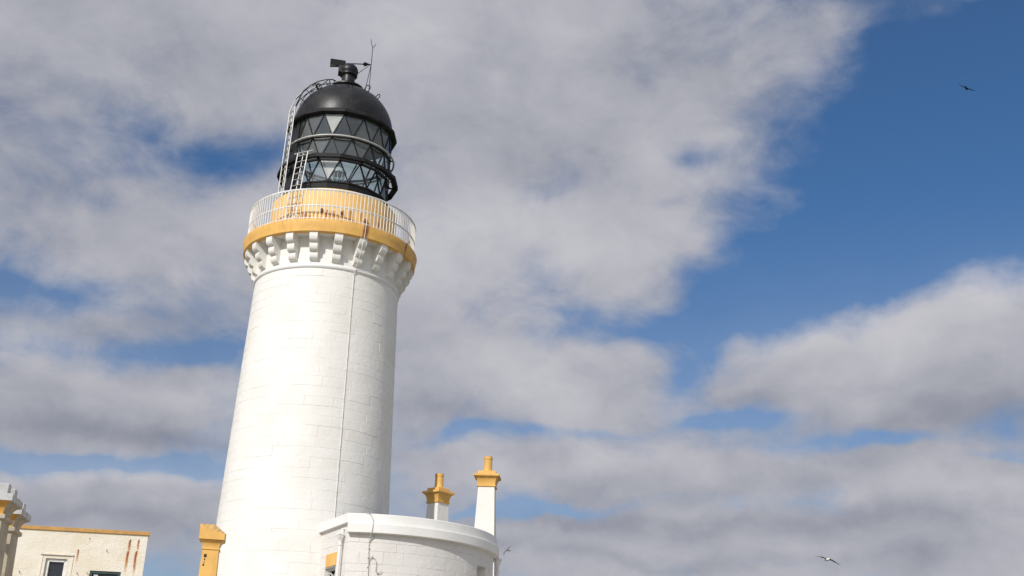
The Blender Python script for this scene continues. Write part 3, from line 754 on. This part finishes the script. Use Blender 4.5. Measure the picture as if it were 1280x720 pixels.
# window on the straight face: dark lattice light under an ochre head panel
fr_ = [ap(w0, 0, -0.12), ap(w1, 0, -0.12)]
def on_wall(s, z, off): return ap(s, z, off)
wd = obj('window', join(*[bar(on_wall(a, za, -0.10), on_wall(b, zb, -0.10), 0.06, 0.06) for (a, za, b, zb) in
        ((w0 + .03, wz - 1.5, w0 + .03, wz), (w1 - .03, wz - 1.5, w1 - .03, wz), (w0, wz - .03, w1, wz - .03), (w0, wz - 1.47, w1, wz - 1.47))]), 'slab', AN)
obj('pane', ([ap(w0, wz - 1.5, -0.15), ap(w1, wz - 1.5, -0.15), ap(w1, wz, -0.15), ap(w0, wz, -0.15)], [(0, 1, 2, 3)]), 'pane', wd)
ww = w1 - w0
for k in range(4):
    obj('lattice_bar', bar(ap(w0 + .05, wz - 0.05 - k * .36, -0.11), ap(w1 - .05, wz - 0.40 - k * .36, -0.11), 0.035), 'slab', wd)
    obj('lattice_bar', bar(ap(w1 - .05, wz - 0.05 - k * .36, -0.105), ap(w0 + .05, wz - 0.40 - k * .36, -0.105), 0.03), 'slab', wd)
h0, h1 = on_face(408.2, 700)[0], on_face(420.6, 700)[0]; hz0 = on_face(413, 708.6)[1]; hz1 = on_face(415, 692)[1]
V = [ap(a, z, o_) for o_ in (-0.02, 0.022) for (a, z) in ((h0, hz0 + .01), (h1, hz0 + .01), (h1, hz1), (h0, hz1))]
obj('head_panel', hexa(V), 'yellow', AN)
# blind window in the curved wall
V = [ap(r0 + (r1 - r0) * i / 4, z, -0.20) for z in (rz - 1.3, rz) for i in range(5)]
obj('window_board', (V, [(i, i + 1, i + 6, i + 5) for i in range(4)]), 'trim', AN, smooth=40)
# rainwater hoppers and pipes
def rainpipe(c, n, t, ztop_, s=1.0):
    def F_(x, y, z): return c + t * x * s + n * y * s + Vector((0, 0, ztop_ + z * s))
    V, F = [], []
    pr = [(0.105, 0.0), (0.115, -0.02), (0.115, -0.06), (0.10, -0.075), (0.085, -0.14), (0.055, -0.20), (0.05, -0.24)]
    for (h, z) in pr:
        for (i, j) in ((-1, -.35), (1, -.35), (1, 1), (-1, 1)): V.append(F_(i * h, 0.11 + j * h, z))
    for k in range(len(pr) - 1):
        for q in range(4): F.append((k * 4 + q, k * 4 + (q + 1) % 4, k * 4 + 4 + (q + 1) % 4, k * 4 + 4 + q))
    F.append((0, 1, 2, 3))
    o = obj('rain_pipe', tube([F_(0, 0.125, -0.22), F_(0, 0.125, (G - ztop_) / s)], 0.045 * s, 10), 'trim', AN, smooth=60)
    obj('hopper', (V, F), 'trim', o); obj('collar', tube([F_(0, 0.125, -0.30), F_(0, 0.125, -0.36)], 0.062 * s, 10), 'trim', o)
    obj('spout', tube([F_(0.02, -0.05, 0.16), F_(0.02, 0.08, 0.12), F_(0.02, 0.10, -0.01)], 0.035 * s, 8), 'trim', o)
    return o
sp, zp = on_face(431.3, 666.8)
rainpipe(ap(sp, 0, 0), n_l, Vector((n_l.y, -n_l.x, 0)), zp, 0.8)
sr = s_corner + rad(95 + 6) * AR
zr_ = at_dist(624, 697.5, 31).z
rainpipe(ap(sr, 0, 0), ap.N(sr), Vector((ap.N(sr).y, -ap.N(sr).x, 0)), zr_)
# cable over the parapet and down the wall
def arcp(px, py, off):
    s, z = on_arc(px, py, AR + off); return ap(s, z, off)
pts = [arcp(458, 640.5, 0.09), arcp(463.5, 642.5, 0.095), arcp(466.2, 649, 0.10), arcp(466.4, 655, 0.16), arcp(465.2, 664, 0.165), arcp(463, 669, 0.09), arcp(461.4, 675, 0.03), arcp(460.9, 684, 0.025), arcp(460.2, 720, 0.025), arcp(459.5, 745, 0.025)]
cb_ = obj('cable', tube(pts, 0.0078, 5), 'cable', AN, smooth=60)
obj('branch', tube([arcp(468, 668.5, 0.02), arcp(467, 671.5, 0.03), arcp(464, 673.5, 0.03), arcp(461.8, 677, 0.03)], 0.011, 5), 'cable', cb_, smooth=60)
for (px, py) in ((461, 685), (459.6, 708.5), (460.3, 697)): obj('clip', box(arcp(px, py, 0.025), (0.04, 0.03, 0.03), 0, 0.006), 'cable', cb_)
pts = [arcp(461, 706, 0.02), arcp(461.6, 700, 0.03), arcp(463.2, 697.2, 0.035), arcp(465.6, 696.4, 0.035), arcp(468.4, 698, 0.035), arcp(470.2, 702, 0.035), arcp(470, 709, 0.035), arcp(469.5, 713.5, 0.035), arcp(472, 716.8, 0.035), arcp(475.2, 715.8, 0.035), arcp(476.6, 712.5, 0.05)]
lc = obj('loose_conduit', tube(pts, 0.009, 5), 'cable', AN, smooth=60)
for (px, py) in ((465.4, 696.4), (472, 716.6)): obj('clip', box(arcp(px, py, 0.02), (0.035, 0.03, 0.035), 0, 0.006), 'brown', lc)

# ------------------------------------------------------------------ keepers' house behind, with the two chimneys
HZ = 5.45
KH = empty('keepers_house', (0.6, 37.4, G), 'flat roofed white keepers house hidden behind the round annexe', 'building')
hp = Path([('L', Vector((-2.75, 33.25, 0)), Vector((4.2, 33.25, 0))), ('L', Vector((4.2, 33.25, 0)), Vector((4.2, 41.5, 0))), ('L', Vector((4.2, 41.5, 0)), Vector((-2.75, 41.5, 0))), ('L', Vector((-2.75, 41.5, 0)), Vector((-2.75, 33.25, 0)))])
hh = [(3.4, 4.3, G + 1.0, G + 2.5), (5.3, 6.2, G + 1.0, G + 2.5), (9.0, 9.9, G + 1.0, G + 2.5), (12.0, 12.9, G + 1.0, G + 2.5)]
obj('wall', hp.wall(G - 0.2, HZ, 0, hh, 0.2, 2.0), 'white', KH)
obj('coping', hp.sweep([(0, HZ - 0.12), (0.08, HZ - 0.12), (0.08, HZ + 0.02), (-0.3, HZ + 0.02)]), 'yellow', KH)
obj('roof', ([(-2.7, 33.3, HZ - .02), (4.15, 33.3, HZ - .02), (4.15, 41.45, HZ - .02), (-2.7, 41.45, HZ - .02)], [(0, 1, 2, 3)]), 'roof', KH)
for (a, b, c, e) in hh:
    f_ = obj('window', join(*[bar(hp(x0, z0, -.12), hp(x1, z1, -.12), .06, .05) for (x0, z0, x1, z1) in ((a + .03, c, a + .03, e), (b - .03, c, b - .03, e), (a, c + .03, b, c + .03), (a, e - .03, b, e - .03), (a, (c + e) / 2, b, (c + e) / 2))]), 'upvc', KH)
    obj('pane', ([hp(a, c, -.16), hp(b, c, -.16), hp(b, e, -.16), hp(a, e, -.16)], [(0, 1, 2, 3)]), 'pane', f_)

def chimney(px, py_cap, dist, rz, k, kh, base, label, taper):
    """py_cap: picture row where the shaft meets the cap; k, kh: width and height factors"""
    p = at_dist(px, py_cap, dist); z = p.z; c = (p.x, p.y)
    root = empty('chimney', (p.x, p.y, base), label, 'chimney', 'chimney stacks behind the annexe parapet')
    hs = 0.285 * k
    obj('stack', square_loft([(hs + taper * (z - base), base - 0.05), (hs, z)], c, rz), 'white', root)
    cav = [(0.305 * k, z), (0.325 * k, z + .012 * kh), (0.325 * k, z + .05 * kh), (0.305 * k, z + .055 * kh)]
    for t in range(0, 91, 10): cav.append(((0.305 + 0.125 * (1 - cos(rad(t)))) * k, z + (0.06 + 0.25 * sin(rad(t))) * kh))
    cav += [(0.445 * k, z + .315 * kh), (0.445 * k, z + .375 * kh), (0.43 * k, z + .385 * kh), (0.315 * k, z + .395 * kh), (0.31 * k, z + .41 * kh), (0.31 * k, z + .475 * kh), (0.295 * k, z + .49 * kh), (0.15 * k, z + .50 * kh)]
    obj('cap', square_loft(cav, c, rz), 'yellow', root, smooth=20)
    pz = z + .495 * kh; g_ = 0.93
    obj('pot', lathe([(r_ * g_, pz + q_ * kh) for (r_, q_) in ((.17, 0), (.145, .03), (.135, .06), (.128, .38), (.14, .385), (.14, .42), (.13, .43), (.135, .45), (.135, .47), (.10, .47), (.10, .2))], 24, *c), 'yellow', root, smooth=35)
    return root
chimney(608.8, 610.4, 34.6, rad(-5), 0.85, 0.98, HZ, 'taller fully sunlit white chimney with ochre cap, right of the shaded one', 0.040)
chimney(547.3, 630.0, 33.75, rad(-41), 0.75, 0.90, HZ, 'shorter half-shaded white chimney with ochre cap, nearer the lighthouse tower', 0.035)

# ------------------------------------------------------------------ flat-roofed building at the left
BZ = 5.86
pL, pR = at_z(33, 656.6, BZ), at_z(187.6, 665.2, BZ)
dl = (pR - pL).normalized(); bL = pL - dl * 2.2
bk = Vector((pR.x, pR.y, 0)).normalized() * 4.6 - dl * 0.35
OB = empty('outbuilding', ((pL + pR) / 2 + bk * .5).xy.to_3d() + Vector((0, 0, G)), 'cream rendered flat roofed outbuilding with ochre coping and rust streaks at left edge', 'building')
flat = lambda v: Vector((v.x, v.y, 0))
inset = dl * -0.03
bp = Path([('L', flat(bL), flat(pR + inset)), ('L', flat(pR + inset), flat(pR + inset + bk)), ('L', flat(pR + inset + bk), flat(bL + bk)), ('L', flat(bL + bk), flat(bL))])
nb = bp.N(0.5)
def on_b(px, py): p = at_plane(px, py, flat(bL), nb); return (flat(p) - flat(bL)).dot(dl), p.z
wa, wza = on_b(57.5, 697.5); wb = on_b(84.5, 699)[0]; da, dza = on_b(112.5, 713); db = on_b(151.5, 714)[0]
bh = [(wa, wb, wza - 1.1, wza), (da, db, dza - 1.2, dza)]
# cream harling with rust runs from old fixings
m, t, b = material('cream_render'); O = obj_co(t); P = pos(t)
k = t.mix(t.step(t.noise(P, 1.3, 6, 0.6), 0.35, 0.7), col(0.74, 0.69, 0.585), col(0.69, 0.61, 0.47))
k = t.mix(t.m('MULTIPLY', t.step(t.noise(P, 4.5, 4, 0.6), 0.64, 0.76), 0.22), k, col(0.47, 0.44, 0.39))
o0 = ((pL + pR) / 2 + bk * .5)
sx = t.v('DOT_PRODUCT', P, tuple(dl)); pz = t.xyz(P)[2]
wob = t.m('MULTIPLY', t.m('SUBTRACT', t.noise(P, 5, 4, 0.65), 0.5), 0.05)
bolts = []
for (px, py, py2, wdt, stg) in ((98, 688, 708, .036, .9), (163, 675.5, 699, .040, 1.0), (160, 690, 724, .046, 1.0), (173.6, 675.5, 697, .036, .95), (170.6, 690, 730, .046, 1.0), (112.5, 673.5, 682, .025, .25)):
    s_, z_ = on_b(px, py); z2 = on_b(px, py2)[1]; bolts.append((s_, z_, px))
    a_ = float((flat(bL)).dot(dl) + s_)
    f = t.step(t.m('ABSOLUTE', t.m('SUBTRACT', t.m('ADD', sx, wob), a_)), wdt, wdt * 0.2)
    f = t.m('MULTIPLY', f, t.m('MULTIPLY', t.step(pz, z2, z2 + (z_ - z2) * .75), t.step(pz, z_ + .02, z_ - .02)))
    kk = t.mix(t.step(t.m('ADD', pz, t.m('MULTIPLY', wob, 6.0)), z2, z_), col(0.62, 0.30, 0.09), col(0.30, 0.085, 0.015))
    k = t.mix(t.m('MULTIPLY', f, stg), k, kk)
t.put(b.inputs['Base Color'], k); b.inputs['Roughness'].default_value = 0.85; b.inputs['Specular IOR Level'].default_value = 0.15
bump(t, b, t.m('ADD', t.noise(P, 5, 6, 0.7), t.m('MULTIPLY', t.noise(P, 40, 3, 0.6), .4)), 0.7, 0.03)
obj('wall', bp.wall(G - 0.2, BZ - 0.05, 0, bh, 0.16, 3.0), m, OB)
obj('coping', bp.sweep([(-0.02, BZ - 0.085), (0.03, BZ - 0.085), (0.035, BZ - 0.08), (0.035, BZ - 0.005), (0.03, BZ), (-0.25, BZ + 0.01)]), mottled('coping_ochre', (0.52, 0.29, 0.085), (0.42, 0.235, 0.085), 0.7, 5.0, 30, 0.4, 0.01, 0.2), OB)
q = [bL, pR, pR + bk, bL + bk]; obj('roof', ([(v.x, v.y, BZ - .03) for v in q], [(0, 1, 2, 3)]), 'roof', OB)
def frame4(P_, a, b, c, e, off, wdt, dep): 
    h = wdt / 2
    return join(*[bar(P_(x0, z0, off), P_(x1, z1, off), wdt, dep) for (x0, z0, x1, z1) in ((a + h, c, a + h, e), (b - h, c, b - h, e), (a + wdt, e - h, b - wdt, e - h), (a + wdt, c + h, b - wdt, c + h))])
f_ = obj('window', frame4(bp, wa, wb, wza - 1.1, wza, -0.09, 0.075, 0.06), 'upvc', OB)
obj('pane', ([bp(wa, wza - 1.1, -.12), bp(wb, wza - 1.1, -.12), bp(wb, wza, -.12), bp(wa, wza, -.12)], [(0, 1, 2, 3)]), 'pane', f_)
obj('surround', join(bar(bp(wa - .13, wza + .09, .0), bp(wb + .13, wza + .09, .0), .08, .02), bar(bp(wa - .10, wza - 1.1, .0), bp(wa - .10, wza + .05, .0), .06, .02), bar(bp(wb + .10, wza - 1.1, .0), bp(wb + .10, wza + .05, .0), .06, .02)), m, OB)
f_ = obj('window', frame4(bp, da, db, dza - 1.2, dza, -0.05, 0.06, 0.06), 'green', OB); f_['label'] = 'dark green framed window'
obj('pane', ([bp(da, dza - 1.2, -.09), bp(db, dza - 1.2, -.09), bp(db, dza, -.09), bp(da, dza, -.09)], [(0, 1, 2, 3)]), 'pane', f_)
obj('latch_plate', box(bp(da + .14, dza - .12, -.045), (.10, .03, .07), math.atan2(dl.y, dl.x)), 'slab', f_)
for (s_, z_, px) in bolts: obj('bolt', box(bp(s_, z_ + 0.01, .0), (.024, .03, .028), math.atan2(dl.y, dl.x), .008), 'brown', OB)
for (px, py) in ((133, 687.5), (24, 714), (96, 716), (109, 716), (166.5, 707)):
    s_, z_ = on_b(px, py)
    obj('hook', tube([bp(s_, z_, -.02), bp(s_, z_ + .01, .03), bp(s_ + .02, z_ - .02, .04), bp(s_ + .03, z_ - .05, .035)], 0.007, 5), 'brown', OB)

# ------------------------------------------------------------------ ochre pillar in front of the tower
pc = at_dist(263.5, 690, 24.0); kx = Vector((-pc.y, pc.x, 0)).normalized() * -1; ang = rad(20)
OP = empty('ochre_pillar', (pc.x, pc.y, G), 'slim ochre pillar with flared sloping cap against the tower left side', 'pillar')
rz_ = math.atan2(pc.y, pc.x) - pi / 2 + rad(-4)
zs_ = at_dist(263.5, 687.5, 24.0).z                # foot of the flare
obj('plinth', square_loft([(0.29, G - .1), (0.29, G + .28), (0.27, G + .32), (0.2, G + .33)], (pc.x, pc.y), rz_), 'yellow', OP)
sh_o = obj('shaft', square_loft([(0.205, G + .3), (0.155, zs_)], (pc.x, pc.y), rz_), 'yellow', OP)
cav = [(0.157, zs_ - .02), (0.172, zs_ - .01), (0.172, zs_ + .012), (0.159, zs_ + .02)]
for t_ in range(0, 91, 15): cav.append((0.159 + 0.075 * (1 - cos(rad(t_))), zs_ + .02 + 0.145 * sin(rad(t_))))
cav += [(0.222, zs_ + .17), (0.222, zs_ + .175)]
obj('flare', square_loft(cav, (pc.x, pc.y), rz_), 'yellow', OP, smooth=20)
zc_ = zs_ + .175; hw = 0.243; R_ = Matrix.Rotation(rz_, 3, 'Z'); V = []; ncp = 7
for y_, prof_ in ((-hw, lambda u: 0.12 + 0.175 * (1 - u) ** 1.9), (hw, lambda u: 0.36 if u < 0.5 else 0.36 - 0.18 * (u - 0.5) / 0.5)):
    for i in range(ncp):
        u = i / (ncp - 1); p = R_ @ Vector((-hw + 2 * hw * u, y_, 0)); V.append((pc.x + p.x, pc.y + p.y, zc_)); V.append((pc.x + p.x, pc.y + p.y, zc_ + prof_(u)))
F = []
n2_ = 2 * ncp
for i in range(ncp - 1):
    a = 2 * i; F += [(a, a + 2, a + 3, a + 1), (n2_ + a + 2, n2_ + a, n2_ + a + 1, n2_ + a + 3), (a + 1, a + 3, n2_ + a + 3, n2_ + a + 1), (a + 2, a, n2_ + a, n2_ + a + 2)]
F += [(0, 1, n2_ + 1, n2_), (n2_ - 2, 2 * n2_ - 2, 2 * n2_ - 1, n2_ - 1)]
obj('sloping_cap', (V, F), 'yellow', OP)
fx = R_ @ Vector((0, -1, 0)); sx_ = R_ @ Vector((1, 0, 0))
for (u, dz, w_, h_) in ((-.085, -.135, .05, .06), (-.09, -.205, .02, .03), (-.092, -.26, .014, .022), (-.10, -.31, .026, .04)):
    q = Vector((pc.x, pc.y, zs_ + dz)) + fx * (0.155 - dz * 0.0165) + sx_ * u
    obj('slot', box(q, (w_, 0.012, h_), rz_), 'dark', OP)

# ------------------------------------------------------------------ two stone piers at the left edge
def pier(x, y, z, rz, label):
    """z: underside of the top slab"""
    r = empty('stone_pier', (x, y, G), label, 'pier', 'capped stone piers at the left edge')
    zl = z - 0.27
    st = obj('shaft', square_loft([(0.345, G - .1), (0.272, zl)], (x, y), rz), 'stone', r)
    obj('collar', square_loft([(0.274, zl - .02), (0.318, zl), (0.318, zl + .055), (0.30, zl + .07), (0.27, zl + .075)], (x, y), rz), 'stone', r)
    Rz = Matrix.Rotation(rz, 3, 'Z')
    cv = [(0.272 + 0.112 * (1 - cos(rad(t_))), zl + .07 + .19 * sin(rad(t_))) for t_ in range(0, 91, 10)] + [(0.386, z + .004)]
    for q in range(4):                               # flared cap, front face ochre, the others bare stone
        V, F = [], []
        for (h, zz) in cv:
            for (i, j) in ((-1, -1), (1, -1)): p = Rz @ (Matrix.Rotation(q * pi / 2, 3, 'Z') @ Vector((i * h, j * h, 0))); V.append((x + p.x, y + p.y, zz))
        F = [(2 * i, 2 * i + 1, 2 * i + 3, 2 * i + 2) for i in range(len(cv) - 1)]
        obj('flare', (V, F), 'ochre_old' if q == 0 else 'stone', r, smooth=40)
    obj('top_slab', square_loft([(0.37, z), (0.40, z + .004), (0.40, z + .105), (0.385, z + .115), (0.2, z + .12)], (x, y), rz), 'slab', r)
    for s_ in (-1, 1):
        p = Rz @ Vector((s_ * 0.20, 0, 0)); q = Rz @ Vector((0, s_ * 0.2, 0))
        obj('top_block', box((x + q.x * 1.2, y + q.y * 1.2, z + .20), (0.60, 0.17, 0.17), rz, 0.01), 'slab', r)
    return r
rp = math.atan2(-0.215, 0.976) * -1
A_fr, B_fr = at_z(15, 625.8, 4.86), at_z(26.5, 643, 4.86)
sd, ld = Vector((-.17, .985, 0)), Vector((-.985, -.17, 0))
for (f0, lab) in ((A_fr, 'nearer and taller-looking stone pier with pale slab cap, cut by left edge'), (B_fr, 'farther stone pier with pale slab cap, just right of the nearer pier')):
    c_ = f0 + (sd + ld) * 0.40; pier(c_.x, c_.y, 4.86, math.atan2(.17, .985), lab)

# ------------------------------------------------------------------ gulls
def gull(px, py, dist, span, heading, bank, pitch, lift, label, back, wing, body):
    p = at_dist(px, py, dist); k = span / 1.3
    R_ = Matrix.Rotation(heading, 3, 'Z') @ Matrix.Rotation(pitch, 3, 'X') @ Matrix.Rotation(bank, 3, 'Y')
    def T(x, y, z): return p + R_ @ Vector((x * k, y * k, z * k))
    r = empty('gull', p, label, 'bird', 'gulls on the wing')
    ys_ = [(-.30, .004, 0), (-.24, .03, .005), (-.12, .06, 0), (0, .078, -.005), (.12, .07, 0), (.20, .048, .015), (.25, .042, .025), (.29, .038, .025), (.32, .02, .02), (.36, .008, .012), (.38, .002, .008)]
    V, F = [], []; n = 10
    for (y_, rr, zz) in ys_:
        for q in range(n): a = 2 * pi * q / n; V.append(T(cos(a) * rr, y_, zz + sin(a) * rr * .9))
    for i in range(len(ys_) - 1):
        for q in range(n): F.append((i * n + q, i * n + (q + 1) % n, i * n + n + (q + 1) % n, i * n + n + q))
    F += [tuple(range(n - 1, -1, -1)), tuple((len(ys_) - 1) * n + q for q in range(n))]
    obj('body', (V, F), body, r, smooth=60)
    obj('tail', hexa([T(-.04, -.22, .0), T(.04, -.22, .0), T(.04, -.22, .012), T(-.04, -.22, .012), T(-.085, -.42, .0), T(.085, -.42, .0), T(.085, -.42, .008), T(-.085, -.42, .008)]), body, r)
    for s in (-1, 1):
        st_ = [(.03, .13, -.08, .03), (.16, .16, -.06, .03 + lift[0] * .4), (.30, .17, -.03, .03 + lift[0]), (.45, .12, -.02, .03 + lift[0] * .8 + lift[1] * .4), (.58, .04, -.05, .03 + lift[0] * .5 + lift[1] * .8), (.66, -.06, -.09, .03 + lift[1])]
        V, F = [], []
        for (x, yf, yb, zz) in st_:
            th = .022 * (1 - x / .75) + .003
            V += [T(s * x, yf, zz), T(s * x, (yf + yb) / 2, zz + th), T(s * x, yb, zz - .002), T(s * x, (yf + yb) / 2, zz - th * .5)]
        for i in range(len(st_) - 1):
            for q in range(4): F.append((i * 4 + q, i * 4 + (q + 1) % 4, i * 4 + 4 + (q + 1) % 4, i * 4 + 4 + q))
        e = (len(st_) - 1) * 4; F += [(3, 2, 1, 0), (e, e + 1, e + 2, e + 3)]
        obj('wing', (V, F), wing, r, smooth=50)
    return r
M['gdark'] = mottled('dark_plumage', (0.03, 0.03, 0.033), (0.05, 0.047, 0.045), 0.9, 9)
M['gwhite'] = mottled('white_plumage', (0.78, 0.77, 0.75), (0.70, 0.69, 0.67), 0.9, 9)
M['ggrey'] = mottled('grey_plumage', (0.10, 0.105, 0.115), (0.14, 0.14, 0.15), 0.9, 9)
gull(1208, 110.5, 85, 1.45, rad(-30), rad(36), rad(6), (.02, .03), 'dark bird gliding high in the blue sky at upper right', None, 'gdark', 'gdark')
gull(1034, 699.5, 58, 1.35, rad(15), rad(12), rad(4), (.02, -.10), 'white bodied gull with dark wings, low above the bottom right clouds', None, 'ggrey', 'gwhite')
gull(634.8, 688, 80, 1.0, rad(40), rad(-48), rad(10), (.06, -.08), 'tiny grey bird in the sky just right of the annexe', None, 'ggrey', 'ggrey')
